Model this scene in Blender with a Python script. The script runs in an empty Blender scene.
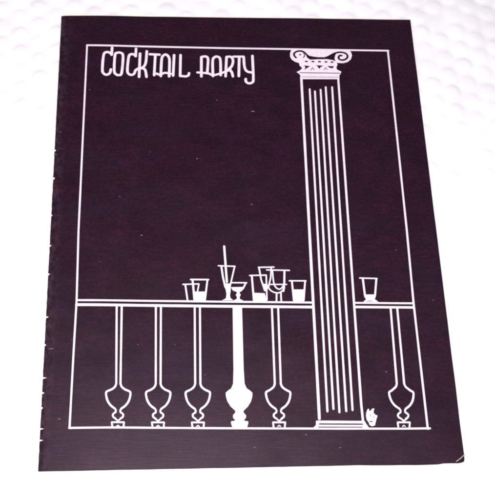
import bpy, bmesh, math, random
from mathutils import Vector, Matrix, noise
from mathutils.geometry import delaunay_2d_cdt
random.seed(7)
scene = bpy.context.scene
col = scene.collection
MM = 0.001

# ------------------------------------------------------------------ sizes (mm)
W, H = 160.0, 206.5            # the programme
Z_BACK, Z_TOP = 0.20, 1.30   # heights above the tops of the bubbles

# ------------------------------------------------------------------ art (mm on the cover, origin = centre)
ART = [
 ('border_line',[
  ('s',[(-68.21,86.94),(-36.65,86.61),(-4.26,86.17),(22.06,85.98),(50.43,85.81),(68.03,85.74)],0.871,0,0,0),
  ('s',[(-68.17,86.94),(-68.46,42.94),(-68.78,-4.67),(-68.47,-35.5),(-68.85,-56.38),(-69.28,-87.34)],0.743,0,0,0),
  ('s',[(67.8,85.74),(67.41,-5.13),(66.9,-37.97),(67.06,-89.96)],0.809,0,0,0),
  ('s',[(-69.43,-87.34),(-51.27,-87.46),(-5.56,-88.52),(29.26,-89.27),(57.88,-89.77),(67.94,-89.82)],0.75,0,0,0),
 ]),
 ('title_lettering',[
  ('s',[(-57.04,85.72),(-57.18,81.84)],1.149,0,0,0),
  ('s',[(-57.18,81.84),(-58.0,82.9),(-59.47,83.26),(-60.71,81.64),(-61.05,73.85),(-60.39,71.8),(-59.06,71.18),(-57.76,72.14),(-57.32,74.05)],1.138,1,0,0),
  ('s',[(-54.63,82.99),(-55.67,81.69),(-55.86,73.59),(-55.12,71.59),(-53.79,71.12),(-52.58,72.3),(-52.11,81.19),(-53.12,82.96)],1.139,1,0,1),
  ('s',[(-46.39,85.41),(-46.52,81.31)],1.151,0,0,0),
  ('s',[(-46.52,81.31),(-47.2,82.16),(-48.53,82.36),(-49.58,80.95),(-50.09,73.8),(-49.45,71.85),(-48.21,71.33),(-47.07,72.03),(-46.43,73.84),(-45.03,74.91)],1.14,1,0,0),
  ('s',[(-44.58,82.78),(-44.9,70.36)],1.141,0,0,0),
  ('s',[(-41.6,84.11),(-42.01,78.14),(-42.96,75.78),(-44.68,74.81)],1.144,1,0,0),
  ('s',[(-44.41,74.92),(-43.0,74.82),(-42.15,73.77),(-41.64,70.39)],1.137,1,0,0),
  ('s',[(-40.26,82.51),(-35.93,82.34)],1.152,0,0,0),
  ('s',[(-37.8,82.26),(-38.25,71.37)],1.143,0,0,0),
  ('s',[(-35.34,70.92),(-34.99,79.66),(-34.28,81.82),(-32.98,82.42),(-31.91,81.25),(-31.47,78.89),(-31.67,70.8)],1.146,1,0,0),
  ('s',[(-37.24,72.23),(-35.73,71.77),(-33.52,72.69),(-30.96,72.18)],1.08,1,0,0),
  ('s',[(-29.41,82.19),(-29.9,71.24)],1.145,0,0,0),
  ('s',[(-26.55,82.23),(-26.8,71.11),(-24.23,70.87),(-23.08,71.41),(-22.84,72.63)],1.142,0,0,0),
  ('s',[(-17.24,81.19),(-17.4,70.93)],1.148,0,0,0),
  ('s',[(-17.24,81.3),(-15.26,81.59),(-14.3,80.36),(-14.46,76.39),(-14.75,72.86)],1.152,1,0,0),
  ('s',[(-19.15,73.03),(-16.66,72.85),(-14.0,72.45),(-12.23,71.61),(-9.09,72.49),(-6.39,73.69),(-4.35,74.67)],1.03,1,0,0),
  ('s',[(-12.24,71.13),(-12.21,79.31),(-11.23,81.26),(-9.97,81.49),(-8.79,79.88),(-8.8,71.64)],1.152,1,0,0),
  ('s',[(-5.97,81.32),(-6.63,71.03)],1.151,0,0,0),
  ('s',[(-5.92,81.42),(-3.94,81.45),(-3.09,79.51),(-3.71,76.6),(-5.38,74.61)],1.155,1,0,0),
  ('s',[(-5.25,74.45),(-3.93,73.5),(-3.38,71.0)],1.146,1,0,0),
  ('s',[(-2.85,81.62),(1.75,81.67)],1.045,0,0,0),
  ('s',[(-0.25,81.38),(-0.74,71.19)],1.152,0,0,0),
  ('s',[(1.78,81.4),(1.97,76.12),(3.01,73.78),(5.14,73.16)],1.153,1,0,0),
  ('s',[(5.73,82.09),(5.7,69.92),(5.04,67.85),(3.51,67.41),(2.38,68.3),(2.29,69.68)],1.145,1,0,0),
 ]),
 ('column_drawing',[
  ('s',[(27.23,70.91),(25.39,-85.34)],1.043,0,0,0),
  ('s',[(43.86,71.06),(42.02,-79.69),(42.17,-86.41)],0.885,0,0,0),
  ('s',[(30.64,64.58),(28.68,-82.49)],0.803,0,0,0),
  ('s',[(32.9,63.44),(31.07,-81.58)],0.804,0,0,0),
  ('s',[(35.51,64.35),(33.31,-82.92)],0.804,0,0,0),
  ('s',[(37.89,65.69),(35.98,-82.53)],0.805,0,0,0),
  ('s',[(40.77,65.71),(38.46,-82.17)],0.806,0,0,0),
  ('s',[(24.5,-86.58),(42.31,-87.0)],1.049,0,0,0),
  ('s',[(24.34,-88.02),(42.66,-88.41)],0.737,0,0,0),
  ('f',[(24.07,-86.1),(25.42,-86.13),(24.95,-88.07),(24.66,-89.04),(22.66,-89.0),(23.88,-87.86)],0,0,0,1),
  ('f',[(41.47,-86.4),(42.75,-86.42),(43.31,-87.6),(44.51,-89.5),(41.61,-89.45),(42.12,-87.97)],0,0,0,1),
  ('f',[(23.89,86.06),(36.68,86.04),(49.96,85.75),(50.76,84.72),(51.07,82.86),(50.41,80.84),(48.84,79.35),(46.82,78.68),(44.59,78.71),(43.79,78.97),(44.07,77.84),(43.42,76.32),(43.65,75.13),(45.53,74.08),(44.98,72.73),(44.47,72.03),(44.32,70.0),(26.72,69.84),(26.88,71.87),(26.3,72.72),(25.22,73.62),(26.89,74.54),(27.96,75.73),(26.85,77.02),(26.61,78.42),(24.97,79.05),(23.44,80.22),(22.76,81.84),(22.8,83.48),(23.29,85.01)],0,0,0,1),
  ('s',[(25.41,81.33),(24.7,82.41),(24.66,83.5),(25.72,84.6),(27.66,85.01),(29.35,84.26),(30.63,82.69),(31.84,81.62),(34.11,81.42),(36.82,81.13),(39.13,81.59),(41.22,82.75),(43.13,83.92),(45.19,84.55),(47.29,84.41),(48.73,83.44),(48.89,81.91),(47.7,80.64),(45.99,80.35),(44.86,81.21),(45.24,82.63),(46.35,82.75)],0.923,1,1,0),
  ('f',[(29.86,83.56),(31.44,82.54),(33.23,82.07),(35.49,81.76),(39.15,81.8),(39.07,80.71),(34.96,80.56),(31.76,80.31),(30.46,81.38)],0,0,1,1),
  ('f',[(40.55,82.25),(42.7,83.7),(44.17,84.37),(43.32,82.67),(42.93,81.08),(43.38,79.67),(41.78,80.31),(38.63,80.82),(38.69,81.8)],0,0,1,1),
  ('s',[(27.37,82.98)],0.897,0,1,0),
  ('s',[(28.74,81.47),(29.44,82.57),(29.04,83.66)],0.448,1,1,0),
  ('s',[(29.71,79.37),(30.34,79.32)],0.794,0,1,0),
  ('s',[(32.66,79.34),(33.29,79.3)],0.794,0,1,0),
  ('s',[(35.61,79.32),(36.25,79.27)],0.795,0,1,0),
  ('s',[(38.61,79.24),(39.25,79.2)],0.795,0,1,0),
  ('s',[(41.34,79.16),(41.97,79.12)],0.795,0,1,0),
  ('f',[(28.95,77.25),(31.64,76.79),(28.81,74.88),(29.33,76.07)],0,0,1,1),
  ('f',[(34.3,77.31),(37.66,77.23),(36.33,76.36),(35.63,75.33),(35.15,76.34)],0,0,1,1),
  ('f',[(39.28,77.03),(42.46,76.96),(41.74,75.82),(40.4,76.02)],0,0,1,1),
  ('s',[(31.8,74.86),(32.6,76.1),(33.25,74.87)],0.296,0,1,0),
  ('s',[(37.78,74.92),(38.59,76.16),(39.23,74.93)],0.297,0,1,0),
  ('s',[(26.73,73.25),(44.74,73.21)],0.394,0,1,0),
  ('s',[(27.51,71.02),(43.95,71.06)],0.221,0,1,0),
 ]),
 ('counter_top_drawing',[
  ('s',[(-68.03,-35.67),(-27.59,-36.37),(25.25,-37.47)],0.787,0,0,0),
  ('s',[(-68.43,-37.59),(-27.61,-38.34),(25.21,-39.42)],1.115,0,0,0),
  ('s',[(42.49,-37.71),(66.84,-38.14)],0.759,0,0,0),
  ('s',[(42.52,-39.49),(66.78,-39.92)],1.01,0,0,0),
 ]),
 ('baluster_drawing',[
  ('s',[(-52.62,-38.33),(-52.18,-70.32)],0.759,0,0,0),
  ('s',[(-52.18,-70.32),(-52.62,-71.51),(-53.75,-72.52),(-55.0,-73.06),(-55.91,-73.68),(-55.85,-75.22),(-55.26,-77.19),(-54.1,-78.89),(-52.5,-80.17)],0.774,1,0,0),
  ('s',[(-52.5,-80.17),(-52.12,-80.79),(-52.19,-81.57)],0.652,0,0,0),
  ('s',[(-52.19,-81.57),(-53.16,-82.33),(-53.07,-83.34),(-52.24,-83.97)],0.688,1,0,0),
  ('s',[(-50.65,-38.34),(-50.57,-70.34)],0.76,0,0,0),
  ('s',[(-50.57,-70.34),(-50.1,-71.54),(-48.95,-72.59),(-47.69,-73.17),(-46.78,-73.81),(-46.81,-75.35),(-47.37,-77.31),(-48.5,-78.98),(-50.08,-80.2)],0.775,1,0,0),
  ('s',[(-50.08,-80.2),(-50.46,-80.82),(-50.38,-81.6)],0.652,0,0,0),
  ('s',[(-50.38,-81.6),(-49.39,-82.39),(-49.46,-83.4),(-50.28,-84.01)],0.688,1,0,0),
  ('s',[(-52.41,-83.97),(-51.27,-84.92),(-50.15,-84.01)],0.572,0,0,0),
  ('s',[(-53.32,-87.19),(-53.58,-85.42),(-49.0,-85.5),(-49.12,-87.27)],0.646,0,0,0),
  ('s',[(-51.75,-87.03),(-51.23,-86.61),(-50.7,-87.05)],0.38,0,0,0),
 ]),
 ('baluster_drawing',[
  ('s',[(-37.15,-38.68),(-37.08,-70.54)],0.762,0,0,0),
  ('s',[(-37.08,-70.54),(-37.54,-71.73),(-38.68,-72.74),(-39.83,-73.28),(-40.74,-73.9),(-40.7,-75.45),(-40.12,-77.42),(-38.97,-79.13),(-37.37,-80.41)],0.777,1,0,0),
  ('s',[(-37.37,-80.41),(-36.99,-81.04),(-37.07,-81.82)],0.654,0,0,0),
  ('s',[(-37.07,-81.82),(-38.05,-82.58),(-37.97,-83.59),(-37.14,-84.23)],0.69,1,0,0),
  ('s',[(-35.16,-38.7),(-35.24,-70.56)],0.762,0,0,0),
  ('s',[(-35.24,-70.56),(-34.78,-71.77),(-33.63,-72.82),(-32.48,-73.39),(-31.56,-74.04),(-31.61,-75.58),(-32.19,-77.55),(-33.34,-79.22),(-34.94,-80.45)],0.778,1,0,0),
  ('s',[(-34.94,-80.45),(-35.32,-81.07),(-35.25,-81.85)],0.654,0,0,0),
  ('s',[(-35.25,-81.85),(-34.26,-82.64),(-34.34,-83.65),(-35.17,-84.26)],0.691,1,0,0),
  ('s',[(-37.3,-84.22),(-36.16,-85.17),(-35.03,-84.26)],0.574,0,0,0),
  ('s',[(-38.27,-87.45),(-38.5,-85.67),(-33.89,-85.75),(-34.04,-87.52)],0.648,0,0,0),
  ('s',[(-36.68,-87.29),(-36.16,-86.87),(-35.63,-87.3)],0.381,0,0,0),
 ]),
 ('baluster_drawing',[
  ('s',[(-21.72,-38.9),(-21.94,-70.75)],0.765,0,0,0),
  ('s',[(-21.94,-70.75),(-22.42,-71.95),(-23.58,-72.97),(-24.66,-73.51),(-25.58,-74.13),(-25.55,-75.68),(-24.98,-77.66),(-23.84,-79.37),(-22.24,-80.65)],0.78,1,0,0),
  ('s',[(-22.24,-80.65),(-21.87,-81.28),(-21.95,-82.06)],0.657,0,0,0),
  ('s',[(-21.95,-82.06),(-22.95,-82.83),(-22.88,-83.84),(-22.04,-84.48)],0.693,1,0,0),
  ('s',[(-19.64,-38.92),(-19.94,-70.78)],0.765,0,0,0),
  ('s',[(-19.94,-70.78),(-19.49,-71.99),(-18.34,-73.04),(-17.27,-73.62),(-16.35,-74.27),(-16.41,-75.81),(-17.01,-77.78),(-18.18,-79.46),(-19.8,-80.69)],0.781,1,0,0),
  ('s',[(-19.8,-80.69),(-20.19,-81.31),(-20.12,-82.09)],0.657,0,0,0),
  ('s',[(-20.12,-82.09),(-19.14,-82.89),(-19.22,-83.9),(-20.07,-84.51)],0.693,1,0,0),
  ('s',[(-22.18,-84.47),(-21.06,-85.43),(-19.9,-84.51)],0.576,0,0,0),
  ('s',[(-23.21,-87.71),(-23.42,-85.93),(-18.79,-86.01),(-18.97,-87.78)],0.651,0,0,0),
  ('s',[(-21.62,-87.54),(-21.08,-87.13),(-20.56,-87.56)],0.383,0,0,0),
 ]),
 ('solid_baluster_drawing',[
  ('f',[(-6.57,-39.26),(-6.98,-65.32),(-7.3,-70.96),(-8.05,-72.76),(-9.41,-73.73),(-10.26,-74.52),(-10.16,-76.11),(-9.67,-77.94),(-8.46,-80.01),(-7.01,-81.44),(-6.67,-82.0),(-6.95,-82.62),(-7.68,-83.39),(-7.69,-84.4),(-7.05,-85.12),(-6.97,-85.58),(-8.5,-85.79),(-8.51,-86.57),(-8.06,-88.12),(-2.47,-88.22),(-1.99,-86.68),(-1.97,-85.9),(-3.5,-85.64),(-3.42,-85.18),(-2.76,-84.49),(-2.74,-83.47),(-3.46,-82.68),(-3.72,-82.05),(-3.37,-81.5),(-1.89,-80.11),(-0.62,-78.08),(-0.09,-76.26),(0.05,-74.67),(-0.79,-73.86),(-2.13,-72.84),(-2.84,-71.03),(-3.03,-65.37),(-2.84,-39.29)],0,0,0,1),
 ]),
 ('baluster_drawing',[
  ('s',[(9.16,-39.61),(8.87,-71.2)],0.771,0,0,0),
  ('s',[(8.87,-71.2),(8.39,-72.4),(7.21,-73.42),(6.27,-73.97),(5.34,-74.59),(5.37,-76.15),(5.93,-78.14),(7.08,-79.86),(8.68,-81.14)],0.786,1,0,0),
  ('s',[(8.68,-81.14),(9.06,-81.78),(8.98,-82.56)],0.662,0,0,0),
  ('s',[(8.98,-82.56),(7.97,-83.33),(8.03,-84.35),(8.87,-84.99)],0.698,1,0,0),
  ('s',[(11.66,-39.64),(11.21,-71.23)],0.771,0,0,0),
  ('s',[(11.21,-71.23),(11.66,-72.44),(12.81,-73.5),(13.74,-74.08),(14.66,-74.73),(14.59,-76.29),(13.98,-78.26),(12.79,-79.95),(11.15,-81.18)],0.787,1,0,0),
  ('s',[(11.15,-81.18),(10.76,-81.81),(10.82,-82.59)],0.662,0,0,0),
  ('s',[(10.82,-82.59),(11.82,-83.4),(11.72,-84.41),(10.87,-85.02)],0.699,1,0,0),
  ('s',[(8.79,-84.99),(9.9,-85.95),(11.1,-85.03)],0.581,0,0,0),
  ('s',[(7.65,-88.24),(7.5,-86.45),(12.17,-86.53),(11.93,-88.31)],0.656,0,0,0),
  ('s',[(9.26,-88.07),(9.82,-87.66),(10.33,-88.09)],0.385,0,0,0),
 ]),
 ('baluster_drawing',[
  ('s',[(57.28,-40.23),(56.71,-71.88)],0.78,0,0,0),
  ('s',[(56.71,-71.88),(56.22,-73.09),(55.02,-74.12),(54.35,-74.68),(53.39,-75.31),(53.42,-76.87),(53.99,-78.88),(55.15,-80.62),(56.78,-81.91)],0.795,1,0,0),
  ('s',[(56.78,-81.91),(57.16,-82.55),(57.07,-83.35)],0.669,0,0,0),
  ('s',[(57.07,-83.35),(56.04,-84.12),(56.11,-85.15),(56.96,-85.79)],0.707,1,0,0),
  ('s',[(59.98,-40.25),(59.64,-71.93)],0.78,0,0,0),
  ('s',[(59.64,-71.93),(60.1,-73.15),(61.26,-74.22),(61.93,-74.79),(62.86,-75.45),(62.79,-77.02),(62.16,-79.01),(60.95,-80.71),(59.28,-81.95)],0.796,1,0,0),
  ('s',[(59.28,-81.95),(58.88,-82.58),(58.95,-83.38)],0.67,0,0,0),
  ('s',[(58.95,-83.38),(59.95,-84.18),(59.86,-85.21),(58.99,-85.83)],0.707,1,0,0),
  ('s',[(56.98,-85.79),(58.05,-86.75),(59.32,-85.83)],0.588,0,0,0),
  ('s',[(55.64,-89.06),(55.59,-87.26),(60.34,-87.34),(60.0,-89.14)],0.664,0,0,0),
  ('s',[(57.3,-88.9),(57.88,-88.48),(58.39,-88.92)],0.39,0,0,0),
 ]),
 ('glass_drawing',[
  ('s',[(-26.34,-29.11),(-19.9,-28.94),(-20.51,-32.24)],0.565,0,0,0),
  ('s',[(-25.38,-29.29),(-24.56,-35.88)],0.687,0,0,0),
 ]),
 ('glass_drawing',[
  ('s',[(-23.18,-26.99),(-16.03,-27.08)],0.652,0,0,0),
  ('s',[(-22.45,-27.04),(-21.76,-35.99)],0.772,0,0,0),
  ('s',[(-16.44,-27.17),(-17.6,-36.02)],0.69,0,0,0),
  ('f',[(-22.27,-32.27),(-16.89,-32.31),(-17.48,-36.37),(-21.92,-36.33)],0,0,0,1),
 ]),
 ('tall_glass_drawing',[
  ('s',[(-9.31,-12.3),(-8.61,-28.19)],0.852,0,0,0),
  ('s',[(-11.89,-20.98),(-5.13,-21.29)],0.575,0,0,0),
  ('s',[(-10.67,-21.3),(-10.14,-25.98),(-9.35,-30.15),(-8.2,-32.56)],0.737,0,0,0),
  ('s',[(-5.29,-21.42),(-7.14,-29.08),(-7.68,-31.25)],0.57,0,0,0),
  ('f',[(-9.48,-28.84),(-7.05,-28.86),(-7.22,-32.13),(-7.51,-33.86),(-7.38,-35.16),(-6.16,-36.21),(-10.78,-36.17),(-9.16,-35.32),(-8.87,-33.42),(-9.14,-31.68)],0,0,0,1),
 ]),
 ('cocktail_glass_drawing',[
  ('s',[(-6.84,-28.51),(-0.64,-28.6)],0.569,0,0,0),
  ('s',[(-0.96,-28.68),(-2.01,-30.86),(-3.18,-32.16)],0.651,0,0,0),
  ('f',[(-7.09,-30.47),(-1.75,-30.43),(-2.69,-31.82),(-3.52,-32.51),(-3.62,-33.11),(-3.15,-33.81),(-3.62,-34.67),(-3.61,-35.62),(-2.11,-36.41),(-6.37,-36.38),(-4.82,-35.61),(-4.75,-34.66),(-5.21,-33.88),(-4.66,-33.1),(-4.81,-32.5),(-6.25,-31.96)],0,0,0,1),
 ]),
 ('glass_drawing',[
  ('s',[(0.7,-25.4),(7.47,-25.31),(7.3,-36.15)],0.57,0,0,0),
  ('s',[(1.59,-25.54),(2.01,-36.1)],0.736,0,0,0),
  ('f',[(1.88,-33.03),(6.49,-33.24),(7.39,-36.71),(1.67,-36.66)],0,0,0,1),
 ]),
 ('tall_glass_drawing',[
  ('s',[(4.42,-21.83),(10.73,-21.78)],0.576,0,0,0),
  ('s',[(4.66,-22.01),(5.34,-27.41),(6.62,-32.02)],0.656,0,0,0),
  ('s',[(9.66,-21.96),(9.21,-26.56),(8.23,-30.33),(6.94,-32.07)],0.571,0,0,0),
  ('f',[(6.01,-29.17),(7.79,-29.19),(7.36,-31.81),(6.54,-32.06)],0,0,0,1),
 ]),
 ('wine_glass_drawing',[
  ('s',[(7.73,-23.01),(17.02,-23.29)],0.576,0,0,0),
  ('s',[(10.06,-23.2),(10.3,-27.89),(10.84,-30.26),(12.24,-31.54),(13.49,-31.07),(14.46,-29.5)],0.571,1,0,0),
  ('s',[(15.01,-23.32),(14.64,-29.24),(14.15,-32.39)],0.784,0,0,0),
  ('s',[(8.76,-29.41),(15.6,-29.47)],0.507,0,0,0),
  ('s',[(7.93,-29.89),(8.59,-31.56),(10.08,-32.79),(11.92,-33.15),(13.42,-32.55),(14.63,-30.99)],0.568,1,0,0),
  ('s',[(11.36,-33.15),(11.12,-36.62)],0.649,0,0,0),
  ('s',[(13.07,-32.94),(13.06,-36.63)],0.65,0,0,0),
 ]),
 ('glass_drawing',[
  ('s',[(16.79,-27.89),(23.53,-27.98)],0.573,0,0,0),
  ('s',[(17.8,-28.03),(18.16,-36.5)],0.737,0,0,0),
  ('s',[(23.2,-28.07),(22.14,-36.54)],0.696,0,0,0),
  ('f',[(17.85,-31.72),(22.9,-31.76),(22.19,-36.97),(17.98,-36.93)],0,0,0,1),
 ]),
 ('glass_drawing',[
  ('s',[(45.74,-26.86),(52.83,-27.13)],0.578,0,0,0),
  ('s',[(46.97,-27.0),(47.25,-34.49)],0.83,0,0,0),
  ('s',[(52.57,-27.22),(51.4,-34.52)],0.788,0,0,0),
  ('f',[(46.96,-34.14),(51.8,-34.17),(51.53,-35.4),(51.05,-36.18),(52.58,-37.41),(46.28,-37.35),(47.6,-36.24),(46.95,-35.18)],0,0,0,1),
  ('s',[(47.95,-36.93),(50.0,-36.95)],0.211,0,1,0),
 ]),
 ('flame_mark',[
  ('f',[(44.25,-82.03),(44.78,-81.68),(44.98,-82.6),(45.36,-82.68),(46.14,-81.74),(47.05,-81.72),(46.62,-82.54),(46.55,-83.41),(47.04,-84.05),(47.97,-84.54),(47.42,-85.91),(47.0,-87.12),(46.67,-88.29),(45.55,-88.66),(44.58,-88.17),(44.36,-87.15),(43.64,-86.04),(43.5,-84.47),(43.76,-83.13)],0,0,0,1),
  ('s',[(44.86,-86.73),(45.79,-86.82)],0.429,0,1,0),
  ('s',[(45.18,-83.9),(45.33,-84.89)],0.196,0,1,0),
  ('s',[(46.26,-84.91),(46.79,-85.15)],0.196,0,1,0),
 ]),
 ('scuff_marks',[
  ('f',[(3.83,52.63),(4.52,52.99),(5.39,52.9),(5.76,52.6),(4.99,52.53),(4.31,52.61)],0,0,0,1),
  ('f',[(-20.26,28.82),(-20.02,29.17),(-19.71,29.07),(-19.58,28.9),(-19.86,28.73),(-20.09,28.8)],0,0,0,1),
  ('f',[(2.21,6.95),(2.51,7.24),(2.89,7.16),(3.05,6.87),(2.71,6.9),(2.42,6.95)],0,0,0,1),
  ('f',[(-43.5,-7.35),(-43.25,-6.98),(-42.92,-7.09),(-42.77,-7.38),(-43.06,-7.48),(-43.32,-7.39)],0,0,0,1),
  ('f',[(-11.04,58.41),(-10.82,58.72),(-10.55,58.64),(-10.43,58.5),(-10.68,58.35),(-10.89,58.41)],0,0,0,1),
  ('f',[(-78.67,-55.94),(-77.87,-55.7),(-76.83,-55.78),(-76.36,-56.04),(-77.28,-56.0),(-78.09,-55.95)],0,0,0,1),
  ('f',[(-73.9,-83.92),(-73.49,-83.66),(-72.95,-83.75),(-72.7,-83.96),(-73.18,-84.01),(-73.6,-83.95)],0,0,0,1),
  ('f',[(-0.23,-96.02),(0.04,-95.72),(0.38,-95.81),(0.52,-96.0),(0.22,-96.13),(-0.05,-96.06)],0,0,0,1),
  ('f',[(19.44,-91.54),(19.77,-91.32),(20.18,-91.38),(20.35,-91.6),(19.99,-91.6),(19.67,-91.54)],0,0,0,1),
  ('f',[(-78.19,41.8),(-78.03,42.2),(-77.79,42.08),(-77.68,41.84),(-77.88,41.66),(-78.06,41.75)],0,0,0,1),
  ('f',[(-79.79,30.98),(-79.66,31.42),(-79.47,31.28),(-79.37,30.92),(-79.53,30.8),(-79.68,30.9)],0,0,0,1),
  ('f',[(-44.3,-54.71),(-44.17,-54.46),(-43.99,-54.53),(-43.91,-54.69),(-44.07,-54.76),(-44.21,-54.71)],0,0,0,1),
  ('f',[(-52.52,10.45),(-52.35,10.73),(-52.12,10.66),(-52.02,10.54),(-52.22,10.39),(-52.39,10.45)],0,0,0,1),
  ('f',[(-66.48,63.18),(-66.33,63.49),(-66.14,63.41),(-66.05,63.28),(-66.21,63.12),(-66.37,63.18)],0,0,0,1),
  ('f',[(52.5,-67.02),(52.85,-66.82),(53.27,-66.87),(53.45,-67.08),(53.07,-67.04),(52.74,-67.0)],0,0,0,1),
  ('f',[(37.39,33.26),(37.59,33.51),(37.82,33.45),(37.92,33.36),(37.7,33.24),(37.52,33.29)],0,0,0,1),
  ('f',[(-40.14,32.06),(-39.99,32.3),(-39.8,32.25),(-39.71,32.16),(-39.88,32.04),(-40.03,32.08)],0,0,0,1),
  ('f',[(61.72,-14.41),(61.95,-14.18),(62.2,-14.24),(62.3,-14.47),(62.07,-14.43),(61.87,-14.39)],0,0,0,1),
  ('f',[(-60.02,-19.14),(-59.86,-18.92),(-59.64,-18.97),(-59.54,-19.05),(-59.73,-19.16),(-59.9,-19.12)],0,0,0,1),
  ('f',[(-29.87,-54.88),(-29.73,-54.63),(-29.55,-54.7),(-29.48,-54.88),(-29.63,-54.93),(-29.77,-54.88)],0,0,0,1),
  ('f',[(74.78,-36.82),(75.03,-36.6),(75.32,-36.66),(75.43,-36.89),(75.17,-36.84),(74.95,-36.8)],0,0,0,1),
  ('f',[(-70.0,-52.35),(-69.84,-52.14),(-69.63,-52.19),(-69.53,-52.37),(-69.72,-52.37),(-69.88,-52.33)],0,0,0,1),
  ('f',[(32.0,-96.76),(32.42,-96.58),(32.93,-96.64),(33.15,-96.71),(32.69,-96.79),(32.29,-96.75)],0,0,0,1),
  ('f',[(-28.29,-97.16),(-28.08,-96.98),(-27.81,-97.03),(-27.69,-97.1),(-27.93,-97.18),(-28.14,-97.15)],0,0,0,1),
  ('f',[(-18.35,-67.27),(-18.19,-67.07),(-17.98,-67.12),(-17.89,-67.28),(-18.07,-67.29),(-18.24,-67.25)],0,0,0,1),
 ]),
]
CHIPS = [(-67.54, 1.35, 0.35), (-73.47, 0.75, 0.42), (-87.42, 1.27, 0.32), (-91.79, 1.2, 0.35), (-11.61, 0.6, 0.42), (-24.19, 0.6, 0.42), (-42.59, 0.83, 0.42), (33.02, 0.45, 0.56), (19.53, 0.52, 0.7), (2.22, 0.3, 0.42), (-54.2, 0.38, 0.49), (-79.34, 0.38, 0.49)]
CREASE = [(76.7, -102.73), (78.12, -101.84), (79.28, -100.94), (80.29, -100.04)]
WORLD = 0.26
FLASH = 3.7
FLASH_LOC = (-0.045, -0.17, 0.46)
FLASH_AT = (0.0, -0.02, 0)


# ------------------------------------------------------------------ materials
def new_mat(name):
    m = bpy.data.materials.new(name); m.use_nodes = True
    nt = m.node_tree; b = nt.nodes['Principled BSDF']
    return m, nt, b
def N(nt, t, **kw):
    n = nt.nodes.new(t)
    for k, v in kw.items():
        if k in n.inputs: n.inputs[k].default_value = v
        else: setattr(n, k, v)
    return n
def L(nt, a, b): nt.links.new(a, b)
def ramp(nt, src, stops):
    r = nt.nodes.new('ShaderNodeValToRGB'); cr = r.color_ramp
    while len(cr.elements) < len(stops): cr.elements.new(0.5)
    for e, (p, c) in zip(cr.elements, stops):
        e.position = p; e.color = c if len(c) == 4 else (*c, 1)
    L(nt, src, r.inputs[0]); return r
def mapping(nt, scale):
    tc = N(nt, 'ShaderNodeTexCoord'); mp = N(nt, 'ShaderNodeMapping')
    mp.inputs['Scale'].default_value = scale
    L(nt, tc.outputs['Object'], mp.inputs['Vector']); return mp.outputs[0]
def mix(nt, fac, a, b, mode='MIX'):
    n = N(nt, 'ShaderNodeMix'); n.data_type = 'RGBA'; n.blend_type = mode
    for s, v in ((n.inputs[0], fac), (n.inputs[6], a), (n.inputs[7], b)):
        if hasattr(v, 'links') or hasattr(v, 'is_linked'): L(nt, v, s)
        elif isinstance(v, (int, float)): s.default_value = v
        else: s.default_value = (*v, 1)
    return n.outputs[2]

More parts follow.
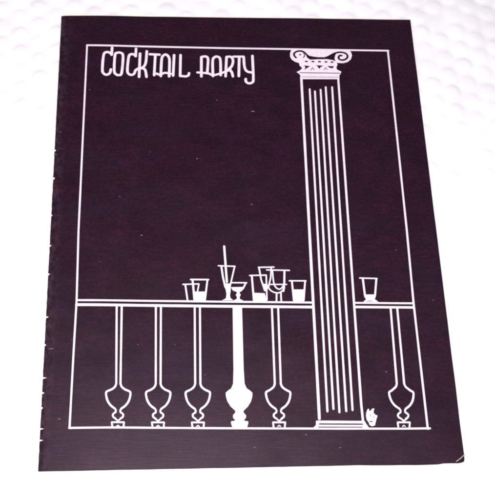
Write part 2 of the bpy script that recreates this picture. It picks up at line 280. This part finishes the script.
def printed_dark():
    m, nt, b = new_mat('dark_printed_card')
    # fine fibres lying across the sheet
    n1 = N(nt, 'ShaderNodeTexNoise', Scale=1.0, Detail=4.0, Roughness=0.65); L(nt, mapping(nt, (160, 1200, 200)), n1.inputs['Vector'])
    n2 = N(nt, 'ShaderNodeTexNoise', Scale=1.0, Detail=3.0); L(nt, mapping(nt, (14, 90, 40)), n2.inputs['Vector'])
    n3 = N(nt, 'ShaderNodeTexNoise', Scale=900.0, Detail=2.0); L(nt, mapping(nt, (1, 1, 1)), n3.inputs['Vector'])
    base = ramp(nt, n1.outputs['Fac'], [(0.28, BASE_LO), (0.75, BASE_HI)])
    hue = ramp(nt, n2.outputs['Fac'], [(0.33, (1.18, 0.95, 0.9)), (0.5, (1, 1, 1)), (0.68, (0.85, 0.97, 1.25))])
    c = mix(nt, 0.8, base.outputs[0], hue.outputs[0], 'MULTIPLY')
    grain = ramp(nt, n3.outputs['Fac'], [(0.3, (0.5, 0.5, 0.5)), (0.7, (1.7, 1.7, 1.7))])
    c = mix(nt, 0.8, c, grain.outputs[0], 'MULTIPLY')
    n5 = N(nt, 'ShaderNodeTexNoise', Scale=1.0, Detail=6.0, Roughness=0.7); L(nt, mapping(nt, (90, 120, 90)), n5.inputs['Vector'])
    blot = ramp(nt, n5.outputs['Fac'], [(0.3, (0.6, 0.6, 0.6)), (0.5, (1, 1, 1)), (0.72, (1.7, 1.9, 1.7))])
    c = mix(nt, 0.8, c, blot.outputs[0], 'MULTIPLY')
    n6 = N(nt, 'ShaderNodeTexNoise', Scale=1.0, Detail=4.0, Roughness=0.6); L(nt, mapping(nt, (35, 60, 30)), n6.inputs['Vector'])
    rr = ramp(nt, n6.outputs['Fac'], [(0.3, (ROUGH-0.05,)*3), (0.7, (ROUGH+0.06,)*3)])
    L(nt, rr.outputs[0], b.inputs['Roughness'])
    # rubbed ink along the spine
    tc = N(nt, 'ShaderNodeTexCoord'); sx = N(nt, 'ShaderNodeSeparateXYZ'); L(nt, tc.outputs['Object'], sx.inputs[0])
    mr = N(nt, 'ShaderNodeMapRange'); mr.inputs['From Min'].default_value = -0.0800; mr.inputs['From Max'].default_value = -0.0752
    mr.inputs['To Min'].default_value = 1; mr.inputs['To Max'].default_value = 0
    L(nt, sx.outputs[0], mr.inputs['Value'])
    n4 = N(nt, 'ShaderNodeTexNoise', Scale=1.0, Detail=5.0, Roughness=0.7); L(nt, mapping(nt, (500, 330, 200)), n4.inputs['Vector'])
    r4 = ramp(nt, n4.outputs['Fac'], [(0.42, (0, 0, 0)), (0.72, (1, 1, 1))])
    mu = N(nt, 'ShaderNodeMath', operation='MULTIPLY'); L(nt, mr.outputs[0], mu.inputs[0]); L(nt, r4.outputs[0], mu.inputs[1])
    mu2 = N(nt, 'ShaderNodeMath', operation='MULTIPLY'); L(nt, mu.outputs[0], mu2.inputs[0]); mu2.inputs[1].default_value = 0.5
    c = mix(nt, mu2.outputs[0], c, (0.085, 0.060, 0.070))
    # dust-fine pale specks
    v = N(nt, 'ShaderNodeTexVoronoi', Scale=260.0); L(nt, mapping(nt, (1, 1, 1)), v.inputs['Vector'])
    lt = N(nt, 'ShaderNodeMath', operation='LESS_THAN'); L(nt, v.outputs['Distance'], lt.inputs[0]); lt.inputs[1].default_value = 0.022
    c = mix(nt, lt.outputs[0], c, (0.11, 0.085, 0.11))
    L(nt, c, b.inputs['Base Color'])
    b.inputs['Specular IOR Level'].default_value = SPEC
    b.inputs['Specular Tint'].default_value = (1.0, 0.82, 1.0, 1)
    bp = N(nt, 'ShaderNodeBump', Strength=0.25, Distance=0.00008); L(nt, n1.outputs['Fac'], bp.inputs['Height']); L(nt, bp.outputs[0], b.inputs['Normal'])
    return m
def simple(name, colr, rough=0.7, spec=0.3, var=0.06, scale=(300, 300, 300)):
    m, nt, b = new_mat(name)
    n = N(nt, 'ShaderNodeTexNoise', Scale=1.0, Detail=3.0); L(nt, mapping(nt, scale), n.inputs['Vector'])
    r = ramp(nt, n.outputs['Fac'], [(0.3, tuple(c*(1-var) for c in colr)), (0.7, tuple(min(1, c*(1+var)) for c in colr))])
    L(nt, r.outputs[0], b.inputs['Base Color'])
    b.inputs['Roughness'].default_value = rough; b.inputs['Specular IOR Level'].default_value = spec
    return m
BASE_LO, BASE_HI, ROUGH, SPEC = (0.0068, 0.0006, 0.0046), (0.0160, 0.0018, 0.0098), 0.41, 0.31
M_dark = printed_dark()
M_ink = simple('bare_white_card', (0.70, 0.60, 0.69), 0.6, 0.3, 0.06, (900, 900, 900))
M_page = simple('cream_paper', (0.80, 0.72, 0.55), 0.85, 0.2, 0.08, (60, 60, 4000))
M_edge = simple('worn_dark_edge', (0.030, 0.014, 0.008), 0.7, 0.2, 0.4, (400, 400, 400))
M_scuff = simple('exposed_card', (0.20, 0.14, 0.19), 0.8, 0.2, 0.3, (800, 800, 800))
M_chip = simple('torn_white_card', (0.85, 0.8, 0.78), 0.8, 0.2, 0.08, (800, 800, 800))
M_crease = simple('cracked_card', (0.42, 0.38, 0.33), 0.8, 0.2, 0.15, (700, 700, 700))
def wrap_mat():
    m, nt, b = new_mat('milky_bubble_plastic')
    n = N(nt, 'ShaderNodeTexNoise', Scale=1.0, Detail=3.0); L(nt, mapping(nt, (55, 55, 55)), n.inputs['Vector'])
    r = ramp(nt, n.outputs['Fac'], [(0.36, (0.78, 0.745, 0.79)), (0.64, (0.82, 0.80, 0.825))])
    L(nt, r.outputs[0], b.inputs['Base Color'])
    b.inputs['Roughness'].default_value = 0.6; b.inputs['Specular IOR Level'].default_value = 0.2
    b.inputs['Subsurface Weight'].default_value = 0.35; b.inputs['Subsurface Radius'].default_value = (1, 0.9, 1)
    b.inputs['Subsurface Scale'].default_value = 0.002
    n2 = N(nt, 'ShaderNodeTexNoise', Scale=1.0, Detail=4.0); L(nt, mapping(nt, (160, 160, 160)), n2.inputs['Vector'])
    bp = N(nt, 'ShaderNodeBump', Strength=0.25, Distance=0.0006); L(nt, n2.outputs['Fac'], bp.inputs['Height']); L(nt, bp.outputs[0], b.inputs['Normal'])
    return m
M_wrap = wrap_mat()

# ------------------------------------------------------------------ helpers
def link_mesh(name, verts, faces, mat, parent=None, smooth=False):
    me = bpy.data.meshes.new(name); me.from_pydata(verts, [], faces); me.update()
    if smooth:
        me.polygons.foreach_set('use_smooth', [True]*len(me.polygons))
    o = bpy.data.objects.new(name, me); col.objects.link(o)
    me.materials.append(mat)
    if parent: o.parent = parent
    return o
def from_bm(name, bm, mat, parent=None, smooth=False):
    me = bpy.data.meshes.new(name); bm.to_mesh(me); bm.free()
    if smooth: me.polygons.foreach_set('use_smooth', [True]*len(me.polygons))
    o = bpy.data.objects.new(name, me); col.objects.link(o); me.materials.append(mat)
    if parent: o.parent = parent
    return o

def corner_t(x, y):          # the dog-eared lower right corner: distance past the crease
    d = ((x - 75.6) * 3.9 - (y + 102.9) * 4.4) / 5.88 if False else (x*0.66 - y*0.75) - (78.7*0.66 + 101.6*0.75)
    return d
def lift(x, y):
    """height (mm) of the front cover over its resting plane"""
    h = 0.0
    u = (x + W/2)
    h += -0.38*math.exp(-u/1.3)                       # rolls down into the spine fold
    h += 0.34*math.exp(-((u-20)/14)**2)               # slight swell beside the fold
    h += 0.22*noise.noise(Vector((x/48, y/48, 3.1)))
    d = corner_t(x, y)
    if d > 0: h += -0.22*d
    return h

def cmr(pts, close, n=6):
    out = []; k = len(pts)
    g = (lambda i: pts[i % k]) if close else (lambda i: pts[max(0, min(k-1, i))])
    for i in range(k if close else k-1):
        p0, p1, p2, p3 = g(i-1), g(i), g(i+1), g(i+2)
        for j in range(n):
            t = j/n
            out.append(tuple(0.5*((2*p1[a]) + (-p0[a]+p2[a])*t + (2*p0[a]-5*p1[a]+4*p2[a]-p3[a])*t*t + (-p0[a]+3*p1[a]-3*p2[a]+p3[a])*t**3) for a in (0, 1)))
    if not close: out.append(pts[-1])
    return out
def shape_polys(kind, pts, w, sm, close, wob):
    """a stroke becomes quads + round joints, an area stays one polygon"""
    if kind == 'f': return [pts]
    if sm: pts = cmr(pts, close)
    else:
        q = [pts[0]]
        for a, b in zip(pts, pts[1:]):
            n = max(1, int(math.dist(a, b)/5.0))
            for i in range(1, n+1): q.append((a[0]+(b[0]-a[0])*i/n, a[1]+(b[1]-a[1])*i/n))
        pts = q
    ws = [w*(1+0.10*noise.noise(Vector((p[0]*0.9, p[1]*0.9, 7.7+wob)))) for p in pts]
    pl = []
    idx = list(range(len(pts)))
    for i in idx:
        r = ws[i]/2; x, y = pts[i]
        pl.append([(x+r*math.cos(a*math.pi/5), y+r*math.sin(a*math.pi/5)) for a in range(10)])
    segs = list(zip(idx, idx[1:])) + ([(idx[-1], 0)] if close else [])
    for i, j in segs:
        (ax, ay), (bx, by) = pts[i], pts[j]; d = math.hypot(bx-ax, by-ay)
        if d < 1e-4: continue
        nx, ny = -(by-ay)/d, (bx-ax)/d; ra, rb = ws[i]/2, ws[j]/2
        pl.append([(ax+nx*ra, ay+ny*ra), (ax-nx*ra, ay-ny*ra), (bx-nx*rb, by-ny*rb), (bx+nx*rb, by+ny*rb)])
    return pl
def print_mesh(name, items, mat, parent, dz=0.05):
    """one clean sheet of bare card: the union of all strokes and areas minus the holes"""
    vs, fs, hole = [], [], []
    for k, (kind, pts, w, sm, ho, close) in enumerate(items):
        for pl in shape_polys(kind, pts, w, sm, close, k):
            area = sum(pl[i][0]*pl[(i+1) % len(pl)][1]-pl[(i+1) % len(pl)][0]*pl[i][1] for i in range(len(pl)))
            if area < 0: pl = pl[::-1]
            b = len(vs); vs += [Vector(p) for p in pl]; fs.append(list(range(b, b+len(pl)))); hole.append(bool(ho))
    v2, e2, f2, ov, oe, of = delaunay_2d_cdt(vs, [], fs, 1, 1e-4, True)
    keep = [f for f, o in zip(f2, of) if o and not any(hole[i] for i in o)]
    bm = bmesh.new()
    bv = [bm.verts.new((v.x, v.y, 0)) for v in v2]
    for f in keep:
        try: bm.faces.new([bv[i] for i in f])
        except ValueError: pass
    bmesh.ops.delete(bm, geom=[v for v in bm.verts if not v.link_faces], context='VERTS')
    xs = [v.co.x for v in bm.verts]; ys = [v.co.y for v in bm.verts]
    for ax, lo, hi in ((0, min(xs), max(xs)), (1, min(ys), max(ys))):
        t = math.ceil(lo/4)*4
        while t < hi:
            co = [0, 0, 0]; no = [0, 0, 0]; co[ax] = t; no[ax] = 1
            bmesh.ops.bisect_plane(bm, geom=bm.verts[:]+bm.edges[:]+bm.faces[:], plane_co=co, plane_no=no)
            t += 4
    for f in bm.faces:
        f.normal_update()
        if f.normal.z < 0: f.normal_flip()
    for v in bm.verts:
        x, y = v.co.x, v.co.y
        v.co = Vector((x, y, Z_TOP + lift(x, y) + dz))*MM
    return from_bm(name, bm, mat, parent)

# ------------------------------------------------------------------ the programme
prog = bpy.data.objects.new('theatre_programme', None); col.objects.link(prog)
prog.location = (0, 0, 0)
prog['label'] = 'dark plum cocktail party programme booklet with white drawing of a column, balustrade and glasses'
prog['category'] = 'booklet'

def edge_x(y):               # the rubbed, slightly nicked spine edge
    return -W/2 + 0.14*noise.noise(Vector((0, y/2.2, 1))) + 0.10*noise.noise(Vector((0, y/0.7, 5)))
def sheet(name, x0, x1, y0, y1, zf, thick, mat, parent, left=None, step=2.0, cut=None, smooth=True):
    def axis(a, b, s):
        n = max(2, int((b-a)/s)); return [a+(b-a)*i/n for i in range(n+1)]
    xs = [x0, x0+0.3, x0+0.7, x0+1.2, x0+2.0] + axis(x0+3.2, x1, step); ys = axis(y0, y1, step*0.5)
    bm = bmesh.new(); top = []; bot = []
    for y in ys:
        rt, rb = [], []
        for i, x in enumerate(xs):
            X = (left(y) if (left and i == 0) else x)
            Y = y
            if cut: X, Y = cut(X, Y)
            z = zf(X, Y)
            rt.append(bm.verts.new(Vector((X, Y, z))*MM)); rb.append(bm.verts.new(Vector((X, Y, z-thick))*MM))
        top.append(rt); bot.append(rb)
    nx, ny = len(xs), len(ys)
    for j in range(ny-1):
        for i in range(nx-1):
            bm.faces.new((top[j][i], top[j][i+1], top[j+1][i+1], top[j+1][i]))
            bm.faces.new((bot[j][i], bot[j+1][i], bot[j+1][i+1], bot[j][i+1]))
    sides = []
    for i in range(nx-1):
        sides.append(bm.faces.new((top[0][i+1], top[0][i], bot[0][i], bot[0][i+1])))
        sides.append(bm.faces.new((top[-1][i], top[-1][i+1], bot[-1][i+1], bot[-1][i])))
    for j in range(ny-1):
        sides.append(bm.faces.new((top[j][0], top[j+1][0], bot[j+1][0], bot[j][0])))
        sides.append(bm.faces.new((top[j+1][-1], top[j][-1], bot[j][-1], bot[j+1][-1])))
    for f in bm.faces: f.smooth = True
    for f in sides:
        f.smooth = False; f.material_index = 1
    for f in sides:
        for e in f.edges: e.smooth = False
    me = bpy.data.meshes.new(name); bm.to_mesh(me); bm.free()
    o = bpy.data.objects.new(name, me); col.objects.link(o); o.parent = parent
    me.materials.append(mat); me.materials.append(M_edge if mat is M_dark else mat)
    return o

def trim(x, y):              # hand-cut, not perfectly straight outer edges
    return x, y
def wavy(x, y):
    k = 0.10
    if y > H/2-0.01: y += k*noise.noise(Vector((x/18, 2, 0)))
    if y < -H/2+0.01: y += k*noise.noise(Vector((x/14, 9, 0)))
    if y < -H/2+0.01: y -= 0.32*math.exp(-((x-62)/16)**2)
    if x > W/2-0.01: x += k*noise.noise(Vector((4, y/16, 0)))
    # the bent, slightly rounded corner
    r = 1.3; cx, cy = W/2-r, -H/2+r
    if x > cx and y < cy:
        d = math.hypot(x-cx, y-cy)
        if d > r: x, y = cx+(x-cx)*r/d, cy+(y-cy)*r/d
    r = 0.7; cx, cy = -W/2+r, H/2-r
    return x, y
cover = sheet('front_cover', -W/2, W/2, -H/2, H/2, lambda x, y: Z_TOP+lift(x, y), 0.22, M_dark, prog, edge_x, cut=wavy)
back = sheet('back_cover', -W/2+0.1, W/2, -H/2, H/2+0.1, lambda x, y: Z_BACK+0.22, 0.22, M_dark, prog, cut=lambda x, y: wavy(x, y) if y > 0 else (lambda p: (p[0]-0.1, p[1]))(wavy(x, y)))

# page block: several leaves whose edges stand a hair apart
for k in range(3):
    z = Z_BACK+0.22+0.19+0.2*k
    a = random.uniform(-0.12, 0.12); t = 0.75+0.12*random.random(); bt = -0.55+0.12*random.random()
    lf = sheet('leaf', -W/2+0.6, W/2-0.35-0.08*k+a*0.3, -H/2-bt, H/2+t,
          (lambda z: (lambda x, y: z + 0.5*min(0, lift(x, y))*(k/3) ))(z), 0.17, M_page, prog, step=8,
          cut=lambda x, y: (x, y-(0.45*(x+W/2)/W if y > H/2 else 0)))
# folded spine joining the two covers
vs, fs = [], []
ys = [-H/2+H*i/160 for i in range(161)]
zc, rad = (Z_TOP-0.35+Z_BACK)/2, (Z_TOP-0.40-Z_BACK)/2
for y in ys:
    ex = edge_x(y)
    for a in range(9):
        th = math.pi/2+math.pi*a/8
        vs.append((MM*(ex+0.12+0.42*math.cos(th)), MM*y, MM*(zc+rad*math.sin(th))))
for j in range(160):
    for a in range(8): fs.append((j*9+a, (j+1)*9+a, (j+1)*9+a+1, j*9+a+1))
spine = link_mesh('spine_fold', vs, fs, M_dark, prog, True)
spine['label'] = 'rubbed folded spine edge with flaked ink'

LABELS = {'solid_baluster_drawing': 'solid white baluster printed among outlined ones',
          'title_lettering': 'white art deco lettering reading COCKTAIL PARTY',
          'flame_mark': 'small white flame shaped mark beside the column foot'}
for gi, (name, items) in enumerate(ART):
    if name == 'scuff_marks':
        for it in items: print_mesh('scuff_mark', [it], M_scuff, cover, 0.12)
        continue
    o = print_mesh(name, items, M_ink, cover, 0.05+0.004*gi)
    if name in LABELS: o['label'] = LABELS[name]

# chips knocked out of the spine edge
def px_chip(y, dx, dy):
    x = edge_x(y)
    return ('f', [(x-0.15, y+dy), (x+dx*0.5, y+dy*0.35), (x+dx, y+dy*0.1), (x+dx*0.4, y-dy*0.5), (x-0.15, y-dy)], 0, 0, 0, 1)
for c in CHIPS: print_mesh('edge_chip', [px_chip(*c)], M_chip, cover, 0.07)
# the pale crack across the bent corner
cr = CREASE
print_mesh('corner_crease', [('s', cr, 0.26, 1, 0, 0)], M_crease, cover, 0.09)['label'] = 'pale crack across the bent lower right corner'

# ------------------------------------------------------------------ bubble wrap under it
PITCH = 9.6; RB = 4.1; HB = 0.62
ROT = math.radians(4)
ca, sa = math.cos(ROT), math.sin(ROT)
def bub(x, y):
    u, v = x*ca+y*sa, -x*sa+y*ca
    # hexagonal lattice with columns running away from the viewer
    a = PITCH; b = PITCH*math.sqrt(3)
    best = 1e9; key = (0, 0)
    for o in (0, 1):
        cu = (round(u/b - 0.5*o) + 0.5*o)*b
        cv = (round(v/a - 0.5*o) + 0.5*o)*a
        d = math.hypot(u-cu, v-cv)
        if d < best: best = d; key = (cu, cv)
    hj = 0.85+1.1*noise.noise(Vector((key[0]*0.37, key[1]*0.37, 0)))
    t = best/RB
    z = 0.0
    if t < 1: z = HB*hj*(1-t**3.0)
    z += 0.6*noise.noise(Vector((x/16, y/16, 0)))
    return z, t
def inside_prog(x, y):
    return max(0.0, min(1.0, 1-(max(abs(x)-W/2+4, abs(y)-H/2+4, 0))/6))
def axis2(lim, fine, step):
    out = []; t = -fine
    while t <= fine: out.append(t); t += step
    s = step; t = fine
    ext = []
    while t < lim: s *= 1.0; t += s*2.2; ext.append(t)
    return [-e for e in ext[::-1]] + out + ext
xs = axis2(260, 150, 0.8); ys = axis2(300, 160, 0.8)
vs = []; nx = len(xs)
for y in ys:
    for x in xs:
        z, t = bub(x, y)
        z = z - HB*0.98
        k = inside_prog(x, y)
        if k > 0: z = min(z, z*(1-k) + k*min(z, -0.12))     # pressed flat under the booklet
        vs.append((x*MM, y*MM, z*MM))
fs = [(j*nx+i, j*nx+i+1, (j+1)*nx+i+1, (j+1)*nx+i) for j in range(len(ys)-1) for i in range(nx-1)]
wrap = link_mesh('bubble_wrap', vs, fs, M_wrap, None, True)
wrap['kind'] = 'structure'
# plain white table below, larger than the wrap
bm = bmesh.new(); bmesh.ops.create_cube(bm, size=1)
for v in bm.verts: v.co = Vector((v.co.x*1.5, v.co.y*1.3, v.co.z*0.03-0.0195))
bmesh.ops.bevel(bm, geom=bm.edges[:], offset=0.004, segments=3, affect='EDGES')
table = from_bm('tabletop', bm, simple('white_laminate', (0.8, 0.79, 0.8), 0.4, 0.5, 0.02, (20, 20, 20)))
table['kind'] = 'structure'

# ------------------------------------------------------------------ camera
cam = bpy.data.cameras.new('camera'); co = bpy.data.objects.new('camera', cam); col.objects.link(co)
Rm = Matrix(((0.99743, 0.00451, -0.07155), (-0.03406, 0.90802, -0.41753), (0.06308, 0.41889, 0.90584)))
co.matrix_world = Matrix.Translation(Vector((-29.84, -189.5, 380.69+Z_TOP+0.05))*MM) @ Rm.to_4x4()
cam.sensor_fit = 'HORIZONTAL'; cam.sensor_width = 36; cam.lens = 36*1024/495
cam.clip_start = 0.01; cam.clip_end = 20
scene.camera = co

# ------------------------------------------------------------------ light: a small camera flash and soft room light
w = bpy.data.worlds.new('World'); scene.world = w; w.use_nodes = True
bg = w.node_tree.nodes['Background']; bg.inputs[0].default_value = (0.93, 0.90, 1.0, 1); bg.inputs[1].default_value = WORLD
def lamp(name, loc, target, power, size, colr):
    l = bpy.data.lights.new(name, 'AREA'); l.shape = 'DISK'; l.size = size; l.energy = power; l.color = colr
    o = bpy.data.objects.new(name, l); col.objects.link(o); o.location = loc
    o.rotation_euler = (Vector(target)-Vector(loc)).to_track_quat('-Z', 'Y').to_euler(); return o
lamp('flash', FLASH_LOC, FLASH_AT, FLASH, 0.05, (1, 0.985, 0.97))

scene.view_settings.view_transform = 'Standard'; scene.view_settings.look = 'None'
scene.view_settings.gamma = 1; scene.view_settings.exposure = 0
scene.render.engine = 'CYCLES'
scene.cycles.pixel_filter_type = 'BLACKMAN_HARRIS'; scene.cycles.filter_width = 2.4
